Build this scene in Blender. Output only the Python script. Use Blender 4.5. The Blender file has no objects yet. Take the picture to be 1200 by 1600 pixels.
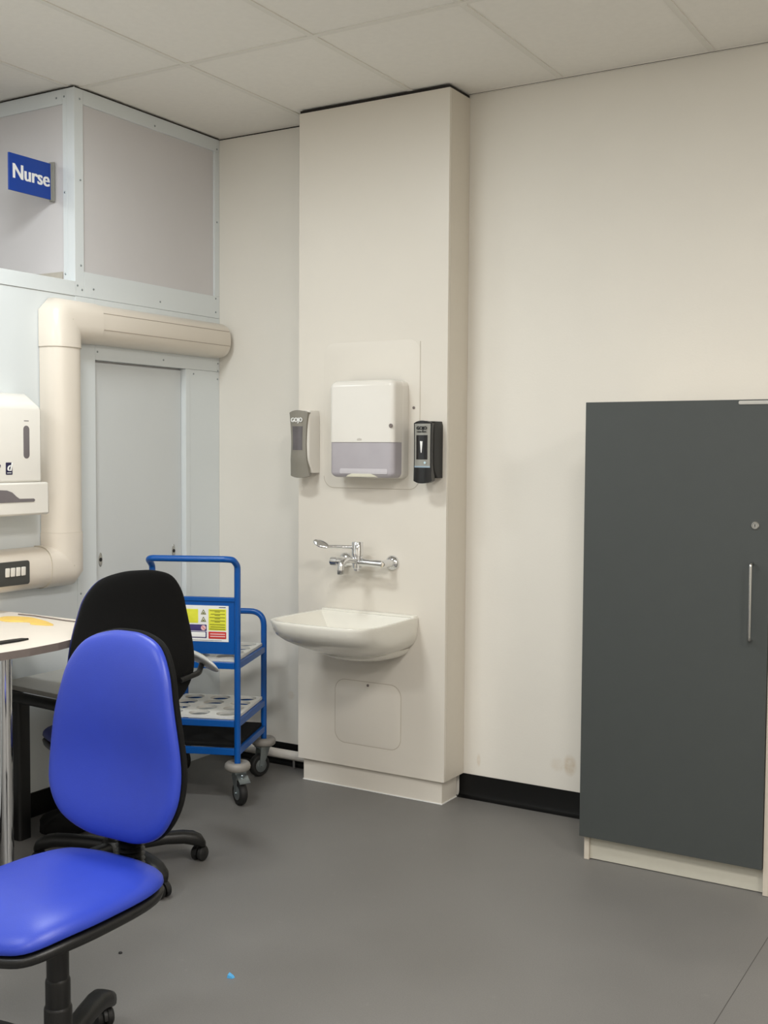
import bpy, bmesh, math, random
from mathutils import Vector, Matrix, Euler
random.seed(4)
PI = math.pi
col = bpy.context.scene.collection
sc = bpy.context.scene

# ------------------------------------------------------------------ materials
def lin(c):
    return tuple(((v/255)/12.92 if v/255 <= .04045 else ((v/255+.055)/1.055)**2.4) for v in c)

def mat(name, rgb, rough=.5, metal=0, noise=0, nscale=60, bump=0, bscale=200, coat=0, spec=.5, emit=0, alpha=1, trans=0):
    m = bpy.data.materials.new(name); m.use_nodes = True
    nt = m.node_tree; b = nt.nodes['Principled BSDF']
    c = lin(rgb)
    b.inputs['Base Color'].default_value = (*c, 1)
    b.inputs['Roughness'].default_value = rough
    b.inputs['Metallic'].default_value = metal
    b.inputs['Specular IOR Level'].default_value = spec
    b.inputs['Coat Weight'].default_value = coat
    b.inputs['Coat Roughness'].default_value = .08
    b.inputs['Alpha'].default_value = alpha
    b.inputs['Transmission Weight'].default_value = trans
    if emit:
        b.inputs['Emission Color'].default_value = (*c, 1); b.inputs['Emission Strength'].default_value = emit
    tc = nt.nodes.new('ShaderNodeTexCoord')
    if noise:
        n = nt.nodes.new('ShaderNodeTexNoise'); n.inputs['Scale'].default_value = nscale; n.inputs['Detail'].default_value = 5
        nt.links.new(tc.outputs['Object'], n.inputs['Vector'])
        r = nt.nodes.new('ShaderNodeMapRange')
        r.inputs['From Min'].default_value = .3; r.inputs['From Max'].default_value = .7
        r.inputs['To Min'].default_value = 1-noise; r.inputs['To Max'].default_value = 1+noise
        nt.links.new(n.outputs['Fac'], r.inputs['Value'])
        mx = nt.nodes.new('ShaderNodeVectorMath'); mx.operation = 'SCALE'
        mx.inputs[0].default_value = c
        nt.links.new(r.outputs['Result'], mx.inputs['Scale'])
        nt.links.new(mx.outputs['Vector'], b.inputs['Base Color'])
    if bump:
        n2 = nt.nodes.new('ShaderNodeTexNoise'); n2.inputs['Scale'].default_value = bscale; n2.inputs['Detail'].default_value = 3
        nt.links.new(tc.outputs['Object'], n2.inputs['Vector'])
        bp = nt.nodes.new('ShaderNodeBump'); bp.inputs['Strength'].default_value = bump; bp.inputs['Distance'].default_value = .002
        nt.links.new(n2.outputs['Fac'], bp.inputs['Height'])
        nt.links.new(bp.outputs['Normal'], b.inputs['Normal'])
    return m

M = dict(
    wall=mat('wall_paint', (227, 223, 214), .75, noise=.012, nscale=3, bump=.15, bscale=120),
    ceil=mat('ceiling_tile', (234, 231, 224), .9, noise=.015, nscale=40, bump=.3, bscale=300),
    grid=mat('grid_bar', (224, 221, 213), .5, noise=.01),
    gap=mat('painted_shadow_gap', (38, 34, 30), .9, noise=.05),
    laminate=mat('cream_laminate', (219, 213, 202), .38, noise=.008, nscale=4),
    joint=mat('joint_line', (186, 177, 162), .6, noise=.02),
    pvc=mat('white_pvc', (216, 221, 222), .42, noise=.01, nscale=3),
    pvc_in=mat('infill_panel', (205, 202, 202), .6, noise=.012, nscale=4),
    doorp=mat('riser_door', (206, 209, 209), .5, noise=.01, nscale=3),
    trunk=mat('trunking_plastic', (222, 213, 200), .28, noise=.006, nscale=5),
    seam=mat('trunk_seam', (165, 152, 138), .6, noise=.03),
    black=mat('black_skirting', (8, 8, 8), .45, spec=.3, noise=.05, nscale=30),
    bplastic=mat('black_plastic', (12, 12, 12), .42, noise=.04, bump=.2, bscale=300),
    bfabric=mat('black_back_shell', (8, 8, 8), .9, spec=.25, noise=.15, nscale=200, bump=.4, bscale=500),
    vinyl=mat('blue_vinyl', (37, 59, 166), .42, noise=.02, nscale=30, bump=.12, bscale=400),
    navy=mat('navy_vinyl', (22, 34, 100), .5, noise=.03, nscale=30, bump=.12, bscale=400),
    blue=mat('blue_paint', (0, 80, 158), .3, noise=.02, nscale=20),
    signblue=mat('sign_blue', (5, 58, 148), .4, noise=.01),
    white=mat('white_plastic', (223, 219, 211), .18, noise=.006, nscale=10),
    whitem=mat('white_matte', (235, 235, 232), .5, noise=.01),
    ceramic=mat('ceramic', (226, 223, 213), .12, noise=.004, nscale=5, coat=.5),
    lilac=mat('smoked_window', (172, 167, 172), .2, noise=.03, nscale=14),
    dgrey=mat('dark_grey_window', (112, 106, 108), .25, noise=.05, nscale=20),
    greypl=mat('grey_plastic', (132, 128, 118), .4, noise=.02, nscale=30),
    smoke=mat('smoke_window', (98, 94, 96), .15, noise=.10, nscale=25),
    silver=mat('silver_label', (150, 149, 142), .35, metal=.3, noise=.03),
    chrome=mat('chrome', (225, 226, 228), .07, metal=1, noise=.01),
    steel=mat('brushed_steel', (185, 185, 183), .25, metal=1, noise=.03, nscale=50),
    zinc=mat('zinc_plate', (150, 158, 160), .3, metal=.9, noise=.06, nscale=40),
    rubber=mat('rubber', (20, 20, 20), .6, noise=.05),
    bumper=mat('grey_bumper', (140, 136, 130), .45, noise=.02),
    rack=mat('rack_board', (222, 220, 212), .4, noise=.01),
    cab=mat('cabinet_front', (62, 66, 65), .5, noise=.02, nscale=14, bump=.08, bscale=250),
    carc=mat('cabinet_carcass', (196, 187, 173), .5, noise=.01),
    plinth=mat('cabinet_plinth', (186, 183, 170), .5, noise=.01),
    desk=mat('desk_top', (236, 226, 213), .3, noise=.01),
    dedge=mat('desk_edge', (118, 108, 104), .5, noise=.03),
    yellow=mat('yellow_paper', (238, 200, 105), .6, noise=.05, nscale=20),
    vyellow=mat('sticker_yellow', (222, 222, 60), .5, noise=.03),
    red=mat('sticker_red', (200, 48, 40), .5, noise=.03),
    purple=mat('sticker_purple', (62, 50, 110), .5, noise=.03),
    olive=mat('sticker_print', (110, 112, 30), .6, noise=.05),
    ink=mat('ink', (25, 20, 60), .5, noise=.02),
    pinkp=mat('sticker_pink', (232, 190, 190), .5, noise=.02),
    greytop=mat('grey_worktop', (160, 158, 152), .3, noise=.05, nscale=12),
    under=mat('under_desk_panel', (140, 142, 142), .35, noise=.03, nscale=3),
    scrap=mat('blue_scrap', (70, 150, 200), .5, noise=.1),
    pipe=mat('white_pipe', (225, 220, 212), .3, noise=.01),
    stain=mat('wall_stain', (200, 184, 160), .8, noise=.05),
    tray=mat('pale_tray', (176, 176, 172), .18, noise=.12, nscale=9),
    lightp=mat('light_panel', (255, 250, 240), .5, emit=3),
)
# floor: grey safety vinyl, fine flecks
def floor_mat():
    m = bpy.data.materials.new('floor_vinyl'); m.use_nodes = True; nt = m.node_tree; b = nt.nodes['Principled BSDF']
    tc = nt.nodes.new('ShaderNodeTexCoord')
    n1 = nt.nodes.new('ShaderNodeTexNoise'); n1.inputs['Scale'].default_value = 260; n1.inputs['Detail'].default_value = 2
    n2 = nt.nodes.new('ShaderNodeTexNoise'); n2.inputs['Scale'].default_value = 2.2; n2.inputs['Detail'].default_value = 6
    n3 = nt.nodes.new('ShaderNodeTexNoise'); n3.inputs['Scale'].default_value = 22; n3.inputs['Detail'].default_value = 6
    for n in (n1, n2, n3): nt.links.new(tc.outputs['Object'], n.inputs['Vector'])
    def cr(n, a, b_, p0, p1):
        r = nt.nodes.new('ShaderNodeMapRange'); r.inputs['From Min'].default_value = a; r.inputs['From Max'].default_value = b_
        r.inputs['To Min'].default_value = p0; r.inputs['To Max'].default_value = p1
        nt.links.new(n.outputs['Fac'], r.inputs['Value']); return r
    a = cr(n1, .3, .7, .93, 1.07); c = cr(n2, .3, .7, .94, 1.06); d = cr(n3, .66, .78, 1, 1.12)
    m1 = nt.nodes.new('ShaderNodeMath'); m1.operation = 'MULTIPLY'; nt.links.new(a.outputs[0], m1.inputs[0]); nt.links.new(c.outputs[0], m1.inputs[1])
    m2 = nt.nodes.new('ShaderNodeMath'); m2.operation = 'MULTIPLY'; nt.links.new(m1.outputs[0], m2.inputs[0]); nt.links.new(d.outputs[0], m2.inputs[1])
    v = nt.nodes.new('ShaderNodeVectorMath'); v.operation = 'SCALE'; v.inputs[0].default_value = lin((110, 108, 105))
    nt.links.new(m2.outputs[0], v.inputs['Scale']); nt.links.new(v.outputs['Vector'], b.inputs['Base Color'])
    r = cr(n2, .3, .7, .42, .55); nt.links.new(r.outputs[0], b.inputs['Roughness'])
    bp = nt.nodes.new('ShaderNodeBump'); bp.inputs['Strength'].default_value = .12; bp.inputs['Distance'].default_value = .001
    nt.links.new(n1.outputs['Fac'], bp.inputs['Height']); nt.links.new(bp.outputs['Normal'], b.inputs['Normal'])
    return m
M['floor'] = floor_mat()

# ------------------------------------------------------------------ helpers
ROOT = {}
def thing(name, label, cat, loc=(0, 0, 0), rotz=0, group=None):
    o = bpy.data.objects.new(name, None); col.objects.link(o)
    o.empty_display_size = .1
    o.location = loc; o.rotation_euler = (0, 0, rotz); o['label'] = label; o['category'] = cat
    if group: o['group'] = group
    ROOT[o] = (Matrix.Translation(Vector(loc)) @ Matrix.Rotation(rotz, 4, 'Z'))
    return o

def obj(name, bm, m, parent=None, smooth=True, local=False, label=None, bevel=0, angle=35):
    """one mesh object; bm in world space unless local=True"""
    if parent is not None:
        Mx = ROOT[parent]
        if not local: bm.transform(Mx.inverted())
    bmesh.ops.recalc_face_normals(bm, faces=bm.faces[:])
    me = bpy.data.meshes.new(name); bm.to_mesh(me); bm.free()
    ms = m if isinstance(m, (list, tuple)) else [m]
    for x in ms: me.materials.append(x)
    o = bpy.data.objects.new(name, me); col.objects.link(o)
    if parent is not None:
        o.parent = parent; ROOT[o] = ROOT[parent]
    if bevel:
        b = o.modifiers.new('bevel', 'BEVEL'); b.width = bevel; b.segments = 2; b.limit_method = 'ANGLE'; b.angle_limit = math.radians(40)
    if smooth:
        for p in me.polygons: p.use_smooth = True
        try: me.set_sharp_from_angle(angle=math.radians(angle))
        except Exception: pass
    if label: o['label'] = label
    return o

def tag(o, label, cat, group=None):
    o['label'] = label; o['category'] = cat
    if group: o['group'] = group
    return o
def struct(o): o['kind'] = 'structure'; return o

def B(): return bmesh.new()
def box(bm, x0, x1, y0, y1, z0, z1, mi=0):
    r = bmesh.ops.create_cube(bm, size=1)
    for v in r['verts']:
        v.co = Vector(((x0+x1)/2+v.co.x*(x1-x0), (y0+y1)/2+v.co.y*(y1-y0), (z0+z1)/2+v.co.z*(z1-z0)))
    if mi:
        for f in {f for v in r['verts'] for f in v.link_faces}: f.material_index = mi
    return r['verts']
def boxb(*a): bm = B(); box(bm, *a); return bm

def rings(bm, rs, closed=True, cap0=True, cap1=True, mi=0):
    """loft a list of rings (lists of points)"""
    vs = [[bm.verts.new(p) for p in r] for r in rs]
    n = len(vs[0]); fs = []
    for a, b in zip(vs[:-1], vs[1:]):
        for i in range(n if closed else n-1):
            j = (i+1) % n
            fs.append(bm.faces.new((a[i], a[j], b[j], b[i])))
    if cap0: fs.append(bm.faces.new(vs[0][::-1]))
    if cap1: fs.append(bm.faces.new(vs[-1]))
    for f in fs: f.material_index = mi
    return vs

def tube(bm, pts, r, n=14, cap=True, rad=None):
    pts = [Vector(p) for p in pts]; rs = []
    t0 = (pts[1]-pts[0]).normalized()
    up = Vector((0, 0, 1)) if abs(t0.z) < .9 else Vector((1, 0, 0))
    nrm = t0.cross(up).normalized()
    for i, p in enumerate(pts):
        if i == 0: t = t0
        elif i == len(pts)-1: t = (pts[-1]-pts[-2]).normalized()
        else: t = ((pts[i+1]-p).normalized()+(p-pts[i-1]).normalized()).normalized()
        nrm = (nrm-t*nrm.dot(t)).normalized(); bi = t.cross(nrm)
        rr = rad[i] if rad else r
        rs.append([p+(nrm*math.cos(2*PI*k/n)+bi*math.sin(2*PI*k/n))*rr for k in range(n)])
    rings(bm, rs, cap0=cap, cap1=cap)

def arcpath(pts, r, n=7):
    """polyline with rounded corners"""
    pts = [Vector(p) for p in pts]; out = [pts[0]]
    for a, b, c in zip(pts[:-2], pts[1:-1], pts[2:]):
        d1 = (a-b).normalized(); d2 = (c-b).normalized(); ang = d1.angle(d2)
        t = min(r/math.tan(ang/2), (a-b).length*.49, (c-b).length*.49)
        p1 = b+d1*t; p2 = b+d2*t
        for k in range(n+1):
            s = k/n; out.append((1-s)**2*p1+2*s*(1-s)*b+s*s*p2)
    out.append(pts[-1]); return out

def lathe(bm, prof, n=28, mx=None, mi=0):
    """prof list of (r, z) around Z, then transformed by mx"""
    rs = []
    for r, z in prof:
        rs.append([Vector((max(r, 1e-5)*math.cos(2*PI*k/n), max(r, 1e-5)*math.sin(2*PI*k/n), z)) for k in range(n)])
    if mx is not None: rs = [[mx @ p for p in r] for r in rs]
    rings(bm, rs, mi=mi)

def axis(loc, d):
    d = Vector(d).normalized()
    return Matrix.Translation(Vector(loc)) @ d.to_track_quat('Z', 'Y').to_matrix().to_4x4()

def rrect(w, h, r, n=6, cx=0, cy=0):
    out = []
    for sx, sy, a0 in ((1, 1, 0), (-1, 1, PI/2), (-1, -1, PI), (1, -1, 1.5*PI)):
        for k in range(n+1):
            a = a0+PI/2*k/n
            out.append((cx+sx*(w/2-r)+r*math.cos(a), cy+sy*(h/2-r)+r*math.sin(a)))
    return out

def prism(bm, poly, f0, f1):
    """poly 2D, f0/f1 map (u,v)->point"""
    rings(bm, [[f0(u, v) for u, v in poly], [f1(u, v) for u, v in poly]])

def slab(bm, poly, fn, t, r=.003, n=3):
    """rounded slab: fn(u,v,d) point; front edge rounded"""
    cx = sum(p[0] for p in poly)/len(poly); cy = sum(p[1] for p in poly)/len(poly)
    W = max(abs(p[0]-cx) for p in poly); H = max(abs(p[1]-cy) for p in poly)
    rs = [[fn(u, v, 0) for u, v in poly]]
    for k in range(n+1):
        a = PI/2*k/n; ins = r*(1-math.cos(a)); d = t-r+r*math.sin(a)
        rs.append([fn(cx+(u-cx)*(1-ins/W), cy+(v-cy)*(1-ins/H), d) for u, v in poly])
    rings(bm, rs)

def ring_line(bm, poly, fn, w, t):
    """thin closed outline strip of width w, height t"""
    n = len(poly); cx = sum(p[0] for p in poly)/n; cy = sum(p[1] for p in poly)/n
    W = max(abs(p[0]-cx) for p in poly); H = max(abs(p[1]-cy) for p in poly)
    inn = [(cx+(u-cx)*(1-w/W), cy+(v-cy)*(1-w/H)) for u, v in poly]
    secs = []
    for (a, b), (c, d) in zip(poly, inn):
        secs.append([fn(a, b, 0), fn(a, b, t), fn(c, d, t), fn(c, d, 0)])
    secs.append(secs[0])
    rings(bm, secs, cap0=False, cap1=False)
    bmesh.ops.remove_doubles(bm, verts=bm.verts[:], dist=1e-6)

def spline(pts, n=8):
    """closed Catmull-Rom through 2D pts"""
    out = []; N = len(pts)
    for i in range(N):
        p0, p1, p2, p3 = [Vector(pts[(i+k-1) % N]) for k in range(4)]
        for k in range(n):
            t = k/n
            q = .5*((2*p1)+(-p0+p2)*t+(2*p0-5*p1+4*p2-p3)*t*t+(-p0+3*p1-3*p2+p3)*t**3)
            out.append((q.x, q.y))
    return out

def cushion(bm, poly, fn, T0, T1, p=2.6, nr=10):
    """pillow: outline poly in (u,v), domed T1 forward and T0 back; fn(u,v,d)"""
    cx = sum(q[0] for q in poly)/len(poly); cy = sum(q[1] for q in poly)/len(poly)
    def ring(s, d): return [fn(cx+(u-cx)*s, cy+(v-cy)*s, d) for u, v in poly]
    rs = []
    for k in range(1, nr+1):
        a = PI/2*k/nr; s = math.sin(a); s2 = s
        rs.append(ring(max(s2, .02), -T0*(max(0, 1-s2**p))**(1/p)))
    for k in range(nr-1, 0, -1):
        a = PI/2*k/nr; s2 = math.sin(a)
        rs.append(ring(max(s2, .02), T1*(max(0, 1-s2**p))**(1/p)))
    rings(bm, rs)

def text(name, s, size, m, parent, origin, right, up, off=.0, ext=.0004, align='CENTER', sx=1, shear=0):
    c = bpy.data.curves.new(name, 'FONT'); c.body = s; c.size = size; c.align_x = align; c.align_y = 'CENTER'
    c.offset = off*.25; c.extrude = ext; c.shear = shear
    o = bpy.data.objects.new(name, c); col.objects.link(o)
    dg = bpy.context.evaluated_depsgraph_get(); dg.update()
    me = bpy.data.meshes.new_from_object(o.evaluated_get(dg))
    bpy.data.objects.remove(o); bpy.data.curves.remove(c)
    r = Vector(right).normalized(); u = Vector(up).normalized(); n = r.cross(u)
    Mx = Matrix((( r.x*sx, u.x, n.x, origin[0]), (r.y*sx, u.y, n.y, origin[1]), (r.z*sx, u.z, n.z, origin[2]), (0, 0, 0, 1)))
    bm = B()
    for k in ((-1, 0, 1) if off else (0,)):
        b0 = B(); b0.from_mesh(me); b0.transform(Matrix.Translation((k*off*sx, 0, k*.0003))); m2 = bpy.data.meshes.new('t'); b0.to_mesh(m2); b0.free(); bm.from_mesh(m2); bpy.data.meshes.remove(m2)
    bpy.data.meshes.remove(me); bm.transform(Mx)
    return obj(name, bm, m, parent, smooth=False)

def stained_wall():
    m = M['wall'].copy(); m.name = 'wall_paint_stained'; nt = m.node_tree; b = nt.nodes['Principled BSDF']
    tc = next(n for n in nt.nodes if n.bl_idname == 'ShaderNodeTexCoord'); src = b.inputs['Base Color'].links[0].from_socket
    nz = nt.nodes.new('ShaderNodeTexNoise'); nz.inputs['Scale'].default_value = 45; nt.links.new(tc.outputs['Object'], nz.inputs['Vector'])
    tot = None
    for cx, cz, w, h, k in ((.075, .205, .030, .045, .9), (.02, .20, .035, .03, .35), (-.34, .165, .010, .028, .6), (-1.33, .33, .022, .022, .5)):
        vm = nt.nodes.new('ShaderNodeVectorMath'); vm.operation = 'SUBTRACT'; vm.inputs[1].default_value = (cx, 0, cz); nt.links.new(tc.outputs['Object'], vm.inputs[0])
        v2 = nt.nodes.new('ShaderNodeVectorMath'); v2.operation = 'MULTIPLY'; v2.inputs[1].default_value = (1/w, 0, 1/h); nt.links.new(vm.outputs[0], v2.inputs[0])
        ln = nt.nodes.new('ShaderNodeVectorMath'); ln.operation = 'LENGTH'; nt.links.new(v2.outputs[0], ln.inputs[0])
        mr = nt.nodes.new('ShaderNodeMapRange'); mr.inputs['From Min'].default_value = 1.1; mr.inputs['From Max'].default_value = .6; mr.inputs['To Max'].default_value = k; nt.links.new(ln.outputs['Value'], mr.inputs['Value'])
        if tot is None: tot = mr.outputs[0]
        else:
            mx = nt.nodes.new('ShaderNodeMath'); mx.operation = 'MAXIMUM'; nt.links.new(tot, mx.inputs[0]); nt.links.new(mr.outputs[0], mx.inputs[1]); tot = mx.outputs[0]
    ml = nt.nodes.new('ShaderNodeMath'); ml.operation = 'MULTIPLY'; nt.links.new(tot, ml.inputs[0]); nt.links.new(nz.outputs['Fac'], ml.inputs[1])
    mix = nt.nodes.new('ShaderNodeMix'); mix.data_type = 'RGBA'; nt.links.new(ml.outputs[0], mix.inputs[0]); nt.links.new(src, mix.inputs[6]); mix.inputs[7].default_value = (*lin((196, 176, 148)), 1)
    nt.links.new(mix.outputs[2], b.inputs['Base Color']); return m
def scuffs(m):
    nt = m.node_tree; b = nt.nodes['Principled BSDF']; src = b.inputs['Base Color'].links[0].from_socket
    tc = next(n for n in nt.nodes if n.bl_idname == 'ShaderNodeTexCoord')
    mp = nt.nodes.new('ShaderNodeMapping'); mp.inputs['Scale'].default_value = (9, 26, 1); mp.inputs['Rotation'].default_value = (0, 0, .6); nt.links.new(tc.outputs['Object'], mp.inputs[0])
    n = nt.nodes.new('ShaderNodeTexNoise'); n.inputs['Scale'].default_value = 1.0; n.inputs['Detail'].default_value = 8; n.inputs['Roughness'].default_value = .75; nt.links.new(mp.outputs[0], n.inputs['Vector'])
    mr = nt.nodes.new('ShaderNodeMapRange'); mr.inputs['From Min'].default_value = .70; mr.inputs['From Max'].default_value = .80; mr.inputs['To Max'].default_value = .28; nt.links.new(n.outputs['Fac'], mr.inputs['Value'])
    mx = nt.nodes.new('ShaderNodeMix'); mx.data_type = 'RGBA'; nt.links.new(mr.outputs[0], mx.inputs[0]); nt.links.new(src, mx.inputs[6]); mx.inputs[7].default_value = (*lin((170, 168, 160)), 1)
    nt.links.new(mx.outputs[2], b.inputs['Base Color'])
scuffs(M['floor'])
# ================================================================== ROOM
H = 2.976; XR = 4.2; YB = -6.8; XL = -3.9
struct(obj('floor', boxb(XL, XR, YB, .1, -.05, 0), M['floor'], smooth=False))
struct(obj('wall_back', boxb(XL, XR, 0, .1, -.05, H+.05), stained_wall(), smooth=False))
struct(obj('wall_right', boxb(XR, XR+.1, YB, 0, 0, H), M['wall'], smooth=False))
struct(obj('wall_front', boxb(XL, XR, YB-.1, YB, 0, H), M['wall'], smooth=False))
struct(obj('wall_far_left', boxb(XL-.1, XL, YB, 0, 0, H), M['wall'], smooth=False))
struct(obj('ceiling', boxb(XL, XR, YB, .1, H+.004, H+.08), M['ceil'], smooth=False))
bm = B()
for k in range(-6, 7):
    x = k*.6
    if XL < x < XR: box(bm, x-.012, x+.012, YB, 0, H, H+.006)
for k in range(0, 5):
    y = -.889-k*1.2; box(bm, XL, XR, y-.012, y+.012, H-.0006, H+.0054)
box(bm, -.41, XR, -.02, -.0005, H-.001, H+.006)
struct(obj('trim_1', bm, M['grid'], smooth=False))
bm = B()   # dark strips painting in the shadow line where ceiling meets walls
box(bm, -1.757, -1.16, -.003, -.0002, H-.0055, H-.0012); box(bm, -.41, XR, -.0205, -.0201, H-.003, H-.0012)
box(bm, -1.758, -1.756, -.93, -.004, H-.005, H-.001)
box(bm, XL, -1.758, -.934, -.932, H-.005, H-.001)
struct(obj('trim_2', bm, M['gap'], smooth=False))
# floor seam
struct(obj('trim_3', boxb(1.0385, 1.0405, -4, -.002, 0, .0006), mat('seam_dark', (74, 72, 69), .7, noise=.05), smooth=False))

# partition on the left -----------------------------------------------------
XP = -1.758
struct(obj('wall_left', boxb(-1.98, -1.80, YB, 0, 0, 2.179), M['pvc_in'], smooth=False))
struct(obj('wall_left_upper', boxb(XL, -1.80, -.924, 0, 2.1795, H+.003), M['pvc_in'], smooth=False))
struct(obj('wall_left_lining', boxb(-1.80, -1.7605, YB, -.9325, 0, 2.120), M['pvc'], smooth=False))
struct(obj('trim_4', boxb(-1.80, XP+.002, YB, -.9325, 2.121, 2.181), M['pvc'], smooth=False, bevel=.001))
struct(obj('wall_left_infill', boxb(-1.80, -1.768, -.883, -.036, 2.225, 2.913), M['pvc_in'], smooth=False))
tn = [5]
def trimb(*a, rivets=()):
    o = struct(obj('trim_%d' % tn[0], boxb(*a), M['pvc'], smooth=False, bevel=.0012)); tn[0] += 1
    ROOT[o] = Matrix.Identity(4)
    for (x, y, z, d) in rivets:
        bm = B(); lathe(bm, [(0.0045, 0), (.0045, .001), (.003, .0025), (0, .003)], 10, axis((x, y, z), d))
        r = obj('rivet', bm, M['zinc'], o)
    return o
def rx(*yz): return [(XP, y, z, (1, 0, 0)) for y, z in yz]
trimb(-1.80, XP, -.932, -.882, 2.122, H-.002, rivets=rx((-.90, 2.93), (-.90, 2.60), (-.90, 2.25), (-.895, 2.15), (-.93+.01, 2.165)))
trimb(-1.80, XP, -.8815, -.0005, 2.913, H-.002, rivets=rx((-.45, 2.93), (-.02, 2.925)))
trimb(-1.80, XP, -.0365, -.0005, 2.2265, 2.9125, rivets=rx((-.02, 2.58),))
trimb(-1.80, XP, -.8815, -.0005, 2.122, 2.226, rivets=rx((-.83, 2.16), (-.42, 2.155), (-.03, 2.15), (-.03, 2.225-.01)))
trimb(-1.80, XP, -.932, -.823, 0, 2.121, rivets=rx((-.915, 1.65), (-.915, 1.32), (-.915, .88), (-.915, .45)))
trimb(-1.80, XP, -.8225, -.0005, 1.866, 2.121, rivets=rx((-.81, 1.90), (-.40, 1.895), (-.015, 1.905), (-.015, 1.85+.02)))
trimb(-1.80, XP, -.2485, -.218, 0, 1.8655)
trimb(-1.80, XP-.003, -.2175, -.0005, 0, 1.8655, rivets=[(XP-.003, -.19, 1.845, (1, 0, 0)), (XP-.003, -.015, 1.83, (1, 0, 0))])
# face towards the camera side (-Y)
trimb(-1.803, -1.8005, -.932, -.924, 2.182, H-.002)
trimb(-1.826, -1.8035, -.931, -.924, 2.182, H-.002, rivets=[(-1.815, -.931, 2.94, (0, -1, 0)), (-1.815, -.931, 2.55, (0, -1, 0)), (-1.815, -.931, 2.215, (0, -1, 0))])
trimb(XL, -1.8265, -.931, -.924, 2.912, H-.002, rivets=[(-1.86, -.931, 2.94, (0, -1, 0))])
struct(obj('trim_40', boxb(XL+.001, -1.836, -.929, -.924, 2.182, 2.226), mat('strip_beige', (178, 172, 160), .6, noise=.05), smooth=False))
# riser cupboard door
d1 = struct(obj('door_1', boxb(-1.799, -1.786, -.820, -.251, .005, 1.858), M['doorp'], smooth=False, bevel=.001))
ROOT[d1] = Matrix.Identity(4)
for y, z in ((-.774, 1.011), (-.306, 1.016)):
    bm = B(); pl_ = [(.013*math.cos(a)*.85, .031*math.sin(a)) for a in [2*PI*k/24 for k in range(24)]]
    slab(bm, pl_, lambda u, v, d: Vector((-1.786+d, y+u, z+v)), .002, .001)
    lk = obj('lock', bm, M['steel'], d1)
    bm = B(); lathe(bm, [(.0085, 0), (.0085, .001), (0, .001)], 16, axis((-1.784, y, z), (1, 0, 0)))
    obj('key_hole', bm, M['rubber'], lk)

# skirting boards
def skirt(bm, x0, x1):
    prof = [(0, .1), (-.004, .1), (-.004, .022), (-.008, .010), (-.018, .003), (-.03, .0012), (-.03, 0), (0, 0)]
    rings(bm, [[Vector((x, y-.0003, z)) for y, z in prof] for x in (x0, x1)])
bm = B(); skirt(bm, -.43, XR); o = struct(obj('baseboard_back', bm, M['black']))
bm = B(); skirt(bm, -1.757, -1.142); struct(obj('baseboard_back_left', bm, M['black']))
bm = B(); box(bm, -1.7605, -1.7525, YB, -.94, .0005, .1); struct(obj('baseboard_left', bm, M['black'], smooth=False))

# white pipe at floor level with clips
pt = thing('floor_pipe', 'white plastic pipe running along the black skirting behind the trolley', 'pipe', (-1.45, -.04, 0))
bm = B(); tube(bm, [(-1.75, -.058, .063), (-1.161, -.058, .063)], .022, 18); obj('pipe_run', bm, M['pipe'], pt)
for x in (-1.27, -1.6):
    bm = B(); box(bm, x-.006, x+.006, -.06, -.031, .0022, .041); obj('pipe_clip', bm, M['chrome'], pt)

# ================================================================== TRUNKING
tr = thing('cable_trunking', 'cream rounded plastic cable trunking running over the left partition', 'trunking', (XP, -1.045, .93))
def dprof(w, d, n=22, e=2.6):
    out = [(-w, 0)]
    for k in range(n+1):
        a = PI-PI*k/n; c, s = math.cos(a), math.sin(a)
        out.append((w*math.copysign(abs(c)**(2/e), c), d*.12+d*.88*abs(s)**(2/e)))
    out.append((w, 0)); return out
def trunk_seg(path, w, d, cap=None):
    """path in (y,z), mitred corners"""
    bm = B(); P = [Vector(p) for p in path]; rs = []; pr = dprof(w, d)
    for i, p in enumerate(P):
        if i == 0: t = (P[1]-P[0]).normalized(); sc_ = 1
        elif i == len(P)-1: t = (P[-1]-P[-2]).normalized(); sc_ = 1
        else:
            a = (P[i]-P[i-1]).normalized(); b = (P[i+1]-P[i]).normalized(); t = (a+b).normalized(); sc_ = 1/max(.3, t.dot(b))
        nv = Vector((-t.y, t.x))
        rs.append([Vector((XP+.0015+q, p.x+nv.x*u*sc_, p.y+nv.y*u*sc_)) for u, q in pr])
    if cap == 'end':   # domed end
        t = (P[-1]-P[-2]).normalized(); nv = Vector((-t.y, t.x)); p = P[-1]
        for k in (.4, .75, .95):
            s = math.sqrt(1-k*k)
            rs.append([Vector((XP+.0015+q*(.55+.45*s), p.x+t.x*.022*k+nv.x*u*(.7+.3*s), p.y+t.y*.022*k+nv.y*u*(.7+.3*s))) for u, q in pr])
    rings(bm, rs); return bm
W, D = .082, .10
YC, ZL, ZT = -1.047, 1.014, 2.010
obj('trunking_run', trunk_seg([(-5.5, ZL), (-1.165, ZL)], W, D), M['trunk'], tr, angle=60)
obj('trunking_elbow', trunk_seg([(-1.1645, ZL), (YC-.002, ZL), (YC, ZL+.002), (YC, 1.150)], W+.003, D+.003), M['trunk'], tr, angle=50)
obj('trunking_run', trunk_seg([(YC, 1.1505), (YC, 1.897)], W, D), M['trunk'], tr, angle=60)
obj('trunking_elbow', trunk_seg([(YC, 1.8975), (YC, ZT-.002), (YC+.002, ZT), (-.872, ZT)], W+.003, D+.003), M['trunk'], tr, angle=50)
obj('trunking_run', trunk_seg([(-.8715, ZT), (-.045, ZT)], W, D, 'end'), M['trunk'], tr, angle=60)
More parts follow.
